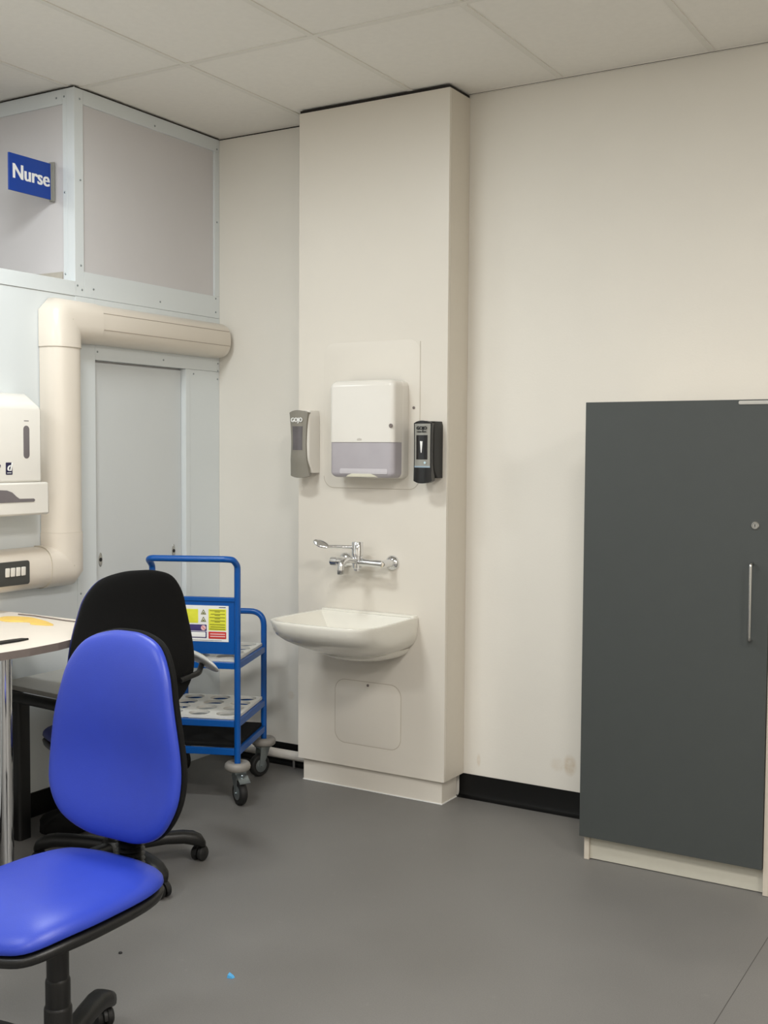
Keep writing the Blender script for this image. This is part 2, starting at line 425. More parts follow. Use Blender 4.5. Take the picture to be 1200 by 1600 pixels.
for dz, dx in ((.040, .0948), (-.028, .0985)):
    bm = B(); tube(bm, [(XP+.0015+dx, -.868, ZT+dz), (XP+.0015+dx, -.046, ZT+dz)], .0013, 8); obj('lid_seam', bm, M['seam'], tr)
for yy, zz, k in ((YC, 1.8972, 0), (-1.1648, ZL, 1)):
    bm = B(); pr = dprof(W+.0036, D+.0036)
    if k == 0: rs = [[Vector((XP+.0015+q, yy+u, z)) for u, q in pr] for z in (zz-.001, zz+.0005)]
    else: rs = [[Vector((XP+.0015+q, y, zz+u)) for u, q in pr] for y in (yy-.0007, yy+.0003)]
    rings(bm, rs); obj('joint_ring', bm, M['joint'], tr)
# switch plate (mounted on the trunking, a thing of its own)
XS = XP+.0015+D
sw = thing('switch_panel', 'dark grey switch plate with white rockers on the lower cream trunking', 'switch', (XS, -1.42, 1.011))
bm = B(); slab(bm, rrect(.29, .092, .010, cx=-1.427, cy=1.011), lambda u, v, d: Vector((XS+.0005+d, u, v)), .006, .003)
obj('plate', bm, mat('plate_grey', (62, 62, 60), .45, noise=.03), sw)
for k in range(4):
    yc = -1.392+k*.0255; bm = B()
    slab(bm, rrect(.0195, .034, .003, cx=yc, cy=1.017-.000), lambda u, v, d: Vector((XS+.0065+d+(v-1.017)*.06, u, v)), .004, .0015)
    obj('rocker', bm, M['white'], sw)

# ================================================================== LEFT TOWEL DISPENSER
td = thing('towel_dispenser', 'white wall dispenser with sloped top and purple logo, above the desk', 'dispenser', (XP, -1.42, 1.235))
bm = B()
prof = [(-1.7595, 1.36), (-1.7595, 1.70), (-1.70, 1.70), (-1.622, 1.648), (-1.615, 1.636), (-1.615, 1.36)]
rings(bm, [[Vector((x, y, z)) for x, z in prof] for y in (-1.60, -1.249)])
obj('housing', bm, M['white'], td, bevel=.008)
bm = B(); prof = [(-1.7595, 1.235), (-1.7595, 1.360), (-1.6, 1.360), (-1.597, 1.235)]
rings(bm, [[Vector((x, y, z)) for x, z in prof] for y in (-1.625, -1.228)])
obj('outlet_tray', bm, M['white'], td, bevel=.008)
bm = B(); slab(bm, rrect(.029, .125, .0142, cx=-1.324, cy=1.513), lambda u, v, d: Vector((-1.6155+d, u, v)), .0015, .0007)
obj('level_window', bm, M['dgrey'], td)
bm = B(); sl = [(-1.55, 1.286), (-1.306, 1.286), (-1.3, 1.292), (-1.306, 1.298), (-1.375, 1.299), (-1.39, 1.308), (-1.41, 1.324), (-1.435, 1.332), (-1.47, 1.334), (-1.52, 1.325), (-1.55, 1.30)]
prism(bm, sl, lambda u, v: Vector((-1.6005+.0, u, v)), lambda u, v: Vector((-1.5965, u, v)))
obj('towel_slot', bm, M['dgrey'], td, smooth=False)
bm = B(); slab(bm, rrect(.031, .046, .003, cx=-1.408, cy=1.413), lambda u, v, d: Vector((-1.6152+d, u, v)), .0012, .0005)
lg = obj('logo', bm, M['ink'], td)
text('logo_letter', 'd', .045, M['whitem'], lg, (-1.6138, -1.408, 1.418), (0, 1, 0), (0, 0, 1), off=.0012, shear=.25)
bm = B(); box(bm, -1.6141, -1.6135, -1.418, -1.398, 1.3955, 1.398); obj('logo_letter', bm, M['whitem'], lg, smooth=False)
text('brand_text', 're', .022, M['ink'], td, (-1.6145, -1.447, 1.425), (0, 1, 0), (0, 0, 1), off=.0006, align='RIGHT')
bm = B(); box(bm, -1.6153, -1.6146, -1.335, -1.312, 1.592, 1.595); obj('mark', bm, M['dgrey'], td, smooth=False)

# ================================================================== NURSE SIGN
sg = thing('room_sign', 'blue projecting sign reading Nurse in white letters', 'sign', (-1.885, -.932, 2.6))
bm = B(); box(bm, -1.889, -1.881, -1.163, -.945, 2.524, 2.672); obj('sign_panel', bm, M['signblue'], sg, smooth=False, bevel=.001)
bm = B(); box(bm, -1.891, -1.8785, -.947, -.9325, 2.520, 2.678); obj('mounting_channel', bm, M['silver'], sg, smooth=False, bevel=.001)
bm = B(); box(bm, -1.899, -1.871, -.9385, -.932, 2.518, 2.680); obj('wall_flange', bm, M['silver'], sg, smooth=False, bevel=.001)
text('sign_text', 'Nurse', .083, M['whitem'], sg, (-1.8805, -1.050, 2.600), (0, 1, 0), (0, 0, 1), off=.0022, sx=.93)

# ================================================================== BOXED COLUMN (service riser)
CX0, CX1, CY = -1.159, -.412, -.182
cn = thing('pipe_boxing', 'tall cream laminate pipe boxing behind the wash basin', 'pipe boxing', (-.786, -.09, 0))
obj('front_panel', boxb(CX0, CX1, CY, CY+.018, .1006, H-.013), M['laminate'], cn, smooth=False, bevel=.001)
bm = B(); box(bm, CX1-.018, CX1, CY+.0185, -.001, .1006, H-.013); obj('side_panel', bm, mat('laminate_shaded', (212, 205, 192), .42, noise=.008), cn, smooth=False)  # right side: laminate colour darkened to carry the shade on that face
bm = B(); box(bm, CX0, CX0+.018, CY+.0185, -.001, .1006, H-.013); obj('side_panel', bm, M['laminate'], cn, smooth=False)
obj('plinth', boxb(CX0+.019, CX1-.019, CY+.019, -.0315, .003, .1), M['laminate'], cn, smooth=False)
obj('sealant_bead', boxb(CX0+.016, CX1-.016, CY+.016, -.0315, .0002, .004), M['whitem'], cn, smooth=False)
obj('top_gap_shade', boxb(CX0+.003, CX1-.003, CY+.003, -.001, H-.013, H-.001), M['gap'], cn, smooth=False)  # dark filler, its colour stands in for the shade above the boxing
def access(cx, cz, w, h, r, lock, closed=True):
    bm = B(); pl_ = rrect(w, h, r, 8, cx, cz)
    slab(bm, pl_, lambda u, v, d: Vector((u, CY-d, v)), .0008, .0004)
    a = obj('access_panel', bm, M['laminate'], cn)
    bm = B()
    if closed: ring_line(bm, rrect(w+.004, h+.004, r+.002, 8, cx, cz), lambda u, v, d: Vector((u, CY-d, v)), .0026, .0009)
    else:
        P_ = rrect(w+.004, h+.004, r+.002, 8, cx, cz)[18:]; I_ = rrect(w-.0012, h-.0012, r, 8, cx, cz)[18:]
        P_ = P_+[(cx+w/2+.002, 1.945)]; I_ = I_+[(cx+w/2-.0006, 1.945)]
        rings(bm, [[Vector((a, CY, b)), Vector((a, CY-.0009, b)), Vector((c, CY-.0009, d)), Vector((c, CY, d))] for (a, b), (c, d) in zip(P_, I_)])
    obj('panel_joint', bm, M['joint'], a)
    bm = B(); lathe(bm, [(.006, 0), (.006, .002), (.0045, .003), (0, .003)], 14, axis((lock[0], CY-.0007, lock[1]), (0, -1, 0)))
    obj('panel_lock', bm, M['dedge'], a)
access(-.781, 1.640, .480, .626, .05, (-.569, 1.669), False)
access(-.7905, .345, .335, .28, .05, (-.788, .471))

# ------------------------------------------------------------ paper towel dispenser
pd = thing('towel_dispenser', 'white paper towel dispenser with smoky lower window above the basin tap', 'dispenser', (-.76, CY-.001, 1.372))
Y0 = CY-.0012
def dshape(u, v, d): return Vector((u, Y0-d, v))
bm = B()
def tapered(z): # half width at z
    return .156 if z < 1.5 else .156-.006*((z-1.5)/.28)
def disp_rings(z0, z1, rtop, rbot, xc, hw, dep, rc=.022):
    rs = []; steps = 8
    zs = [(z0, rbot, 1)]; out = []
    def section(z, ins):
        pts = []; w = hw-ins; dd = dep-ins*.9
        pts.append(Vector((xc-w, Y0, z)))
        for k in range(7):
            a = PI-PI/2*k/6; pts.append(Vector((xc-w+rc+rc*math.cos(a), Y0-dd+rc-rc*math.sin(a), z)))
        for k in range(7):
            a = PI/2-PI/2*k/6; pts.append(Vector((xc+w-rc+rc*math.cos(a), Y0-dd+rc-rc*math.sin(a), z)))
        pts.append(Vector((xc+w, Y0, z))); return pts
    for k in range(steps+1):
        a = PI/2*k/steps; out.append(section(z0+rbot*(1-math.cos(a)) if rbot else z0, rbot*(1-math.sin(a))))
    if not rbot: out = out[-1:]
    if rtop:
        for k in range(steps+1):
            a = PI/2*k/steps; out.append(section(z1-rtop+rtop*math.sin(a), rtop*(1-math.cos(a))))
    else: out.append(section(z1, 0))
    return out
rings(bm, disp_rings(1.524, 1.783, .028, 0, -.757, .160, .118)); obj('cover', bm, M['white'], pd, angle=50)
bm = B(); rings(bm, disp_rings(1.375, 1.5235, 0, .024, -.757, .159, .115)); obj('towel_window', bm, M['lilac'], pd, angle=50)
bm = B(); rings(bm, disp_rings(1.372, 1.783, .028, .024, -.757, .1625, .060)); obj('back_housing', bm, M['white'], pd, angle=50)
bm = B(); slab(bm, rrect(.235, .022, .006, cx=-.745, cy=1.402), dshape, .1165, .001); tw = obj('paper_towel', bm, mat('paper_behind', (192, 188, 192), .4, noise=.02), pd)
bm = B(); pl_ = [(-.83, 1.378), (-.68, 1.378), (-.69, 1.386), (-.71, 1.392), (-.80, 1.392), (-.82, 1.386)]
slab(bm, pl_, dshape, .1185, .001); obj('towel_opening', bm, mat('pale_yellow', (206, 202, 184), .6, noise=.03), pd)
bm = B(); lathe(bm, [(.008, 0), (.008, .003), (.006, .004), (0, .004)], 16, axis((-.594, Y0-.09, 1.584), (1, -.25, 0)))
kb = B(); lathe(kb, [(.0085, 0), (.0085, .004), (.006, .005), (.003, .0035), (0, .0035)], 18, axis((-.61, Y0-.1165, 1.592), (0, -1, 0)))
obj('lock', kb, M['dedge'], pd); bm.free()
bm = B(); pl_ = [(-.775, 1.531), (-.752, 1.531), (-.752, 1.538), (-.7635, 1.541), (-.775, 1.538)]
slab(bm, pl_, dshape, .119, .0005); obj('logo', bm, mat('logo_grey', (190, 184, 176), .5, noise=.02), pd)

# ------------------------------------------------------------ soap dispensers
def soap(name, label, xc, z0, z1, hw, dep, black):
    t = thing(name, label, 'dispenser', (xc, CY-.001, z0))
    body = M['bplastic'] if black else M['white']
    bm = B(); h = z1-z0
    # body: rounded box tapering at lower front
    rs = []
    for k in range(15):
        s = k/14; z = z0+.012+(h-.014)*s
        dd = dep*.80
        if s < .25: dd *= .62+.38*math.sin(PI/2*s/.25)
        w = hw*(.98)
        if s > .9: w *= 1-.10*((s-.9)/.1)**2; dd *= 1-.16*((s-.9)/.1)**2
        rc = .014; pts = [Vector((xc-w, Y0, z))]
        for i in range(6):
            a = PI-PI/2*i/5; pts.append(Vector((xc-w+rc+rc*math.cos(a), Y0-dd+rc-rc*math.sin(a), z)))
        for i in range(6):
            a = PI/2-PI/2*i/5; pts.append(Vector((xc+w-rc+rc*math.cos(a), Y0-dd+rc-rc*math.sin(a), z)))
        pts.append(Vector((xc+w, Y0, z))); rs.append(pts)
    rings(bm, rs); obj('body', bm, body, t, angle=50)
    # push bar / front face: waisted, curved
    def hwf(s):   # half width up the face
        return hw*(.82+.23*abs(2*s-1.0)**1.8) if not black else hw*(.95+.04*abs(2*s-1)**2)
    def ydep(s, u):
        return dep*(.97-.09*(u)**2) - (.012*((1-s)-.75)/.25 if s < .25 and not black else 0)
    def frs(s0, s1, wf, base, rise, n=24):
        rs = []
        for k in range(n+1):
            s = s0+(s1-s0)*k/n; z = z0+h*s; w = hwf(s)*wf; pts = []
            for i in range(13):
                u = -1+2*i/12
                arch = .010*(1-u*u)*(1 if s1 > .95 and k == n else 0) - .010*(1-u*u)*(1 if s0 < .01 and k == 0 else 0)
                pts.append(Vector((xc+w*u, Y0-ydep(s, u*wf)-rise, z+arch)))
            pts += [Vector((p.x*.92+xc*.08, Y0-base, p.z)) for p in reversed(pts)]
            rs.append(pts)
        return rs
    bm = B(); rings(bm, frs(0, 1-.04, 1.0, dep*.6, 0)); fr = obj('push_bar', bm, M['greypl'] if not black else mat('gloss_black', (16, 17, 20), .25, noise=.03), t, angle=50)
    if not black:
        bm = B(); rings(bm, frs(.39, .75, .64, dep*.9, .0012)); obj('window', bm, M['smoke'], t, angle=50)
        text('brand_text', 'GOJO', .026, M['whitem'], t, (xc-.002, Y0-dep*.97-.0015, z0+h*.845), (1, 0, 0), (0, 0, 1), off=.0014, sx=.88)
    else:
        bm = B(); rings(bm, frs(.225, .95, .86, dep*.9, .0012)); obj('silver_face', bm, M['silver'], t, angle=50)
        bm = B(); rings(bm, frs(.36, .76, .62, dep*.9, .003)); obj('window', bm, mat('dark_window', (26, 26, 28), .12, noise=.05), t, angle=50)
        bm = B(); pr_ = [(-.006, .66), (.006, .66), (.002, .47), (-.002, .47)]
        rings(bm, [[Vector((xc+u, Y0-dep*.97-.0045+q, z0+h*s)) for u, s in pr_] for q in (0, .001)]); obj('level_mark', bm, M['whitem'], t)
        text('brand_text', 'GOJO', .019, M['rubber'], t, (xc, Y0-dep*.97-.0025, z0+h*.875), (1, 0, 0), (0, 0, 1), off=.0012, sx=.95)
        text('brand_text', 'HAND MEDIC', .0075, M['rubber'], t, (xc, Y0-dep*.97-.0025, z0+h*.815), (1, 0, 0), (0, 0, 1), off=.0003)
        bm = B(); rings(bm, frs(.225, .25, .86, dep*.9, .0018)); obj('face_band', bm, mat('pale_blue', (150, 170, 185), .4, noise=.02), t)
        bm = B(); lathe(bm, [(.005, 0), (.005, .001), (0, .001)], 12, axis((xc+.016, Y0-dep*.97-.0018, z0+h*.305), (0, -1, 0))); obj('face_emblem', bm, mat('aqua', (190, 215, 225), .4, noise=.02), t)
    bm = B(); box(bm, xc+hw*.3, xc+hw*.75, Y0-dep*.62, Y0-dep*.45, z0+.006, z0+.016); obj('nozzle_catch', bm, M['rubber'], t, smooth=False)
    return t
soap('soap_dispenser', 'white wall soap dispenser with a grey push front, left of the towel dispenser', -1.092, 1.378, 1.664, .0475, .108, False)
soap('soap_dispenser', 'black wall soap dispenser with silver label, right of the towel dispenser', -.473, 1.366, 1.612, .0435, .105, True)

# ================================================================== TAP
tp = thing('wall_tap', 'chrome wall mounted lever mixer tap above the basin', 'tap', (-.80, CY-.001, 1.01))
TY = -.262; TZ = 1.012; TXC = -.795
for i, x in enumerate((-.668, -.905)):
    bm = B(); lathe(bm, [(.033, 0), (.033, .003), (.028, .012), (.018, .018), (.0165, .05), (.0165, CY-TY+.004), (.012, CY-TY+.012), (0, CY-TY+.012)], 26, axis((x, CY-.001, TZ), (0, -1, 0)))
    obj('wall_flange', bm, M['chrome'], tp, angle=40)
bm = B(); tube(bm, [(-.668, TY, TZ), (-.74, TY, TZ+.002), (-.80, TY, TZ+.002)], .0165, 20, rad=[.017, .016, .019]); tube(bm, [(-.80, TY, TZ+.002), (-.895, TY, TZ)], .0165, 20); obj('mixer_bar', bm, M['chrome'], tp, angle=40)
bm = B(); lathe(bm, [(.016, 0), (.0195, .002), (.0195, .034), (.016, .037), (0, .037)], 24, axis((-.892, TY, TZ), (-1, 0, 0))); obj('end_knob', bm, M['chrome'], tp, angle=40)
bm = B(); lathe(bm, [(0, 0), (.018, 0), (.021, .003), (.021, .052), (.025, .053), (.025, .110), (.023, .113), (0, .113)], 28, Matrix.Translation((TXC, TY, TZ-.024))); obj('valve_body', bm, M['chrome'], tp, angle=40)
bm = B(); lathe(bm, [(0, 0), (.014, 0), (.014, .012), (0, .012)], 20, Matrix.Translation((TXC, TY, TZ-.034))); obj('valve_cap', bm, M['chrome'], tp, angle=40)
bm = B(); tube(bm, arcpath([(TXC, TY-.01, TZ+.008), (TXC-.004, TY-.075, TZ+.018), (TXC-.006, TY-.118, TZ+.006), (TXC-.006, TY-.120, TZ-.028)], .04, 6), .0135, 18); obj('spout', bm, M['chrome'], tp, angle=50)
bm = B(); lathe(bm, [(.0145, 0), (.0145, .016), (.013, .018), (0, .018)], 18, axis((TXC-.006, TY-.120, TZ-.022), (0, 0, -1))); obj('aerator', bm, M['steel'], tp, angle=40)
LZ = TZ+.066; L0 = Vector((TXC-.02, TY-.006, LZ)); L1 = Vector((-.905, TY-.066, LZ+.003))
bm = B(); tube(bm, [L0, L1], .0075, 12)
lv = obj('lever', bm, M['chrome'], tp, angle=50)
bm = B(); dr = (L1-L0).normalized(); nf = Vector((.35, -.75, .55)).normalized(); ax = (dr-nf*dr.dot(nf)).normalized(); bx_ = nf.cross(ax); rs = []; pc = L1+dr*.026+Vector((0, 0, .010))
ax = (ax+Vector((0, 0, .35))).normalized()
for k in range(1, 12):
    q = -PI/2+PI*k/12
    rs.append([pc+ax*(.036*math.cos(q)*math.cos(a))+bx_*(.019*math.cos(q)*math.sin(a))+nf*(.007*math.sin(q)) for a in [2*PI*i/20 for i in range(20)]])
rings(bm, rs); obj('lever_paddle', bm, M['chrome'], tp, angle=60)

# ================================================================== BASIN
bs = thing('wash_basin', 'white ceramic wash basin mounted on the cream pipe boxing', 'basin', (-.785, CY-.001, .787))
XB, HW, DP, ZR = -.779, .264, .462, .789
YW = CY-.0012
def bplan(hw, dp, n=40, y0=0., e=6, bulge=.03):
    """closed outline: back straight at wall, front a squarish curve"""
    pts = []
    for k in range(n+1):
        a = PI+PI*k/n   # left -> front -> right
        c, s = math.cos(a), math.sin(a)
        x = hw*math.copysign(abs(c)**(2/e), c); y = (dp)*abs(s)**(2/e)+bulge*(1-(x/hw)**2)*abs(s)
        x *= .905+.095*min(1, y/.38)
        pts.append((x, y))
    return pts
def ring3(hw, dp, z, y0=0., e=6, bulge=.016, zf=None):
    return [Vector((XB+x, YW-y0-y, z)) for x, y in bplan(hw, dp, y0=y0, e=e, bulge=bulge)]
rs = []
# inside bowl (bottom to rim) then over the rim and down the outside
ins = [(.06, .06, -.118, .12), (.13, .14, -.112, .085), (.185, .23, -.088, .065), (.220, .30, -.045, .052), (.240, .345, -.016, .046), (.248, .365, -.004, .042), (.251, .371, 0.0, .040)]
for hw, dp, dz, y0 in ins: rs.append(ring3(hw, dp-.0, ZR+dz, y0, e=3.6+4*(dp/.385)**2))
outs = [(.253, DP-.042, .0015), (HW-.002, DP-.032, .0015), (HW, DP-.03, -.0015), (HW, DP-.030, -.012), (HW-.001, DP-.034, -.035), (HW-.003, DP-.048, -.060), (HW-.008, DP-.084, -.086), (HW-.022, DP-.135, -.112), (HW-.052, DP-.19, -.136), (HW-.10, DP-.235, -.152), (HW-.16, DP-.28, -.161), (.05, .10, -.165)]
for i, (hw, dp, dz) in enumerate(outs): rs.append(ring3(hw, dp, ZR+dz, 0, e=7.6-4.4*min(1, (i/8.)**1.5)))
bm = B(); rings(bm, rs); obj('bowl', bm, M['ceramic'], bs, angle=38)
bm = B(); slab(bm, rrect(HW*1.81-.008, .014, .006, cx=XB, cy=ZR+.001), lambda u, v, d: Vector((u, YW-d, v)), .030, .004); obj('rear_ledge', bm, M['ceramic'], bs)
bm = B(); rs = []
for k in range(9):
    s = k/8; a = s*PI/2
    rs.append([Vector((XB+.015+x, YW-y*(.9), ZR-.135-.055*math.sin(a))) for x, y in bplan(.15*math.cos(a)+.05, .24*math.cos(a)+.03, e=2.6)])
rings(bm, rs); obj('waste_shroud', bm, M['ceramic'], bs, angle=80)
bm = B(); lathe(bm, [(.024, 0), (.024, .002), (.018, .003), (.012, .001), (0, .001)], 22, Matrix.Translation((XB, YW-.16, ZR-.1178))); obj('waste_outlet', bm, M['chrome'], bs)

# ================================================================== CABINET
cb = thing('storage_cabinet', 'tall cabinet with dark grey door and pale plinth at the right', 'cabinet', (.63, -.235, 0))
K0, K1, KY = .299, .947, -.4656
obj('carcass', boxb(K0+.031, K1+.001, KY+.021, -.035, .088, 1.664), M['carc'], cb, smooth=False)
obj('side_panel', boxb(K1+.002, K1+.020, KY+.010, -.035, .001, 1.667), M['carc'], cb, smooth=False, bevel=.001)
obj('side_panel', boxb(K0+.012, K0+.030, KY+.021, -.035, .001, 1.664), M['carc'], cb, smooth=False)
obj('plinth', boxb(K0+.0305, K1+.0015, KY+.034, -.035, .003, .0875), M['plinth'], cb, smooth=False)
dr_ = obj('cabinet_door', boxb(K0, K1, KY, KY+.019, .090, 1.6655), M['cab'], cb, smooth=False, bevel=.0012)
bm = B(); hz0, hz1, hx = .864, 1.122, .894
tube(bm, arcpath([(hx, KY, hz0), (hx, KY-.030, hz0), (hx, KY-.030, hz1), (hx, KY, hz1)], .012, 5), .0052, 14); obj('handle', bm, M['steel'], dr_)
bm = B(); lathe(bm, [(.0135, 0), (.0135, .003), (.011, .0055), (.0085, .0055), (.0075, .004), (0, .004)], 24, axis((.899, KY, 1.248), (0, -1, 0))); lk = obj('lock', bm, M['steel'], dr_)
obj('key_hole', boxb(.8977, .9003, KY-.0046, KY-.0038, 1.243, 1.253), M['rubber'], lk, smooth=False)
bm = B(); slab(bm, rrect(.2, .0125, .005, cx=.936, cy=1.6555), lambda u, v, d: Vector((u, KY-.0003-d, v)), .003, .001); obj('label_holder', bm, mat('strip_grey', (180, 178, 172), .3, noise=.02), cb)
for z, m in ((1.53, 'dedge'), (1.06, 'dedge'), (.585, 'dedge'), (.235, 'steel')):
    bm = B(); tube(bm, [(K0-.003, KY+.026, z-.014), (K0-.003, KY+.026, z+.014)], .0055, 12); box(bm, K0-.003, K0+.0115, KY+.020, KY+.032, z-.014, z+.014); obj('hinge', bm, M[m], cb)

# ================================================================== TROLLEY
TA = Vector((-1.172, -.602, 0)); ang = math.atan2(.927, -.375)   # side direction
tl = thing('cylinder_trolley', 'blue tubular steel trolley with white holed shelves and a warning sticker', 'trolley', (TA.x, TA.y, 0), ang-PI/2)
# local frame: +y = away (side), -x = left (front rail)
TWI, TLE, RP = .372, .420, .0135
def o_(name, bm, m, **k): return obj(name, bm, m, tl, local=True, **k)
# front frame with push handle
bm = B(); hp = [(0, 0, .165), (0, 0, 1.005), (-.01, -.03, 1.033), (-.04, -.045, 1.036), (-TWI+.02, -.06, 1.036), (-TWI, -.045, 1.030), (-TWI, 0, 1.0), (-TWI, 0, .165)]
tube(bm, arcpath(hp, .028, 5), RP, 16); o_('handle_frame', bm, M['blue'])
bm = B(); tube(bm, arcpath([(0, TLE, .165), (0, TLE, .755), (-TWI, TLE, .755), (-TWI, TLE, .165)], .065, 8), RP, 16); o_('rear_frame', bm, M['blue'])
def shelf_frame(z, h=.028):
    bm = B()
    box(bm, -TWI+.012, -.012, -.009, .009, z-h, z); box(bm, -TWI+.012, -.012, TLE-.009, TLE+.009, z-h, z)
    box(bm, -.009, .009, .012, TLE-.012, z-h, z); box(bm, -TWI-.009, -TWI+.009, .012, TLE-.012, z-h, z)
    return o_('shelf_frame', bm, M['blue'], smooth=False, bevel=.002)
for z in (.598, .352, .232): shelf_frame(z)
def holed(z):
    x0, x1, y0, y1 = -TWI+.004, -.004, .011, TLE-.011
    bm = B()
    nx, ny = 3, 4; t = .012
    xs = [x0+(x1-x0)*i/nx for i in range(nx+1)]; ys = [y0+(y1-y0)*i/ny for i in range(ny+1)]
    for i in range(nx):
        for j in range(ny):
            a, b, c, d = xs[i], xs[i+1], ys[j], ys[j+1]; cx, cy = (a+b)/2, (c+d)/2; r = .045; N = 32
            sq = []; ci = []
            for k in range(N):
                an = 2*PI*k/N+PI/N*0; cx_, sx_ = math.cos(an), math.sin(an)
                s = min((b-a)/2/abs(cx_) if abs(cx_) > 1e-6 else 9, (d-c)/2/abs(sx_) if abs(sx_) > 1e-6 else 9)
                sq.append((cx+cx_*s, cy+sx_*s)); ci.append((cx+r*cx_, cy+r*sx_))
            # snap nearest to corners
            for q in ((a, c), (b, c), (a, d), (b, d)):
                kk = min(range(N), key=lambda m_: (sq[m_][0]-q[0])**2+(sq[m_][1]-q[1])**2); sq[kk] = q
            secs = [[Vector((*sq[k], z)), Vector((*ci[k], z)), Vector((*ci[k], z-t)), Vector((*sq[k], z-t))] for k in range(N)]
            secs.append(secs[0]); rings(bm, secs, cap0=False, cap1=False)
    bmesh.ops.remove_doubles(bm, verts=bm.verts[:], dist=1e-5)
    return o_('holed_shelf', bm, M['rack'], smooth=False)
for z in (.612, .366): holed(z)
bm = B(); slab(bm, rrect(TWI-.01, TLE-.02, .01, cx=-TWI/2, cy=TLE/2), lambda u, v, d: Vector((u, v, .233+d)), .014, .003); o_('shelf_mat', bm, M['bfabric'])
# blue sign board with sticker
BZ0, BZ1 = .632, .872
bm = B(); box(bm, -TWI+.010, -.010, -.004, 0, BZ0, BZ1); bd = o_('sign_board', bm, M['blue'], smooth=False)
bm = B(); box(bm, -TWI+.010, -.010, -.0085, .0085, BZ1-.018, BZ1); o_('board_rail', bm, M['blue'], smooth=False, bevel=.002)
SX1 = -.037; SW = .30; SX0 = SX1-SW; SZ0, SZ1 = .684, .836
st = obj('warning_sticker', boxb(SX0, SX1, -.0052, -.0042, SZ0, SZ1), M['whitem'], tl, local=True, smooth=False)
def sr(x0, x1, z0, z1, m, y=-.0056, nm='sticker_field', r=.003):
    bm = B(); slab(bm, rrect(x1-x0, z1-z0, r, cx=(x0+x1)/2, cy=(z0+z1)/2), lambda u, v, d: Vector((u, y+.0006-d, v)), .0006, .0002)
    return obj(nm, bm, m, st, local=True)
H_ = SZ1-SZ0
sr(SX1-.087, SX1-.010, SZ0+.047, SZ1-.014, M['vyellow'])
sr(SX1-.087, SX1-.010, SZ0+.012, SZ0+.042, M['red'])
for k, z in enumerate((.815, .800, .786, .772, .756, .746, .737)):
    sr(SX1-.082+(.004*(k % 2)), SX1-.015, z-.0014, z+.0014, M['olive'], y=-.0061, nm='print_line', r=.0005)
    if k < 4: sr(SX1-.060, SX1-.037, z-.0062, z-.0036, M['olive'], y=-.0061, nm='print_line', r=.0005)
for z in (.716, .706): sr(SX1-.080, SX1-.015, z-.0022, z+.0022, M['pinkp'], y=-.0061, nm='print_line', r=.0008)
sr(SX1-.20, SX1-.132, SZ1-.075, SZ1-.016, M['vyellow'])
sr(SX1-.20, SX1-.095, SZ0+.044, SZ0+.071, M['purple'])
sr(SX1-.20, SX1-.095, SZ0+.014, SZ0+.042, M['purple'])
sr(SX1-.197, SX1-.100, SZ0+.018, SZ0+.039, M['whitem'], y=-.0061)
bm = B(); lathe(bm, [(.011, 0), (.011, .0006), (0, .0006)], 20, axis((SX1-.109, -.0058, SZ0+.0575), (0, -1, 0))); obj('symbol', bm, M['pinkp'], st, local=True)
bm = B(); tube(bm, [(SX1-.116, -.0068, SZ0+.0645), (SX1-.102, -.0068, SZ0+.0505)], .0010, 6); obj('symbol', bm, M['red'], st, local=True)
for z in (SZ1-.038, SZ1-.069):
    bm = B(); cx = SX1-.109; tri = [(cx-.012, z), (cx+.012, z), (cx, z+.022)]; cz = z+.008
    inn = [(cx+(u-cx)*.62, cz+(v-cz)*.62) for u, v in tri]
    secs = [[Vector((a, -.0052, b)), Vector((a, -.006, b)), Vector((c, -.006, d)), Vector((c, -.0052, d))] for (a, b), (c, d) in zip(tri, inn)]; secs.append(secs[0])
    rings(bm, secs, cap0=False, cap1=False); prism(bm, [(cx-.004, z+.004), (cx+.004, z+.004), (cx+.003, z+.009), (cx-.003, z+.009)], lambda u, v: Vector((u, -.0052, v)), lambda u, v: Vector((u, -.006, v)))
    obj('symbol', bm, M['olive'], st, local=True, smooth=False)
sr(SX1-.042, SX1-.012, SZ1-.009, SZ1-.006, M['ink'], nm='print_line', r=.0005)
sr(SX1-.19, SX1-.03, SZ0+.004, SZ0+.0055, M['ink'], nm='print_line', r=.0003)
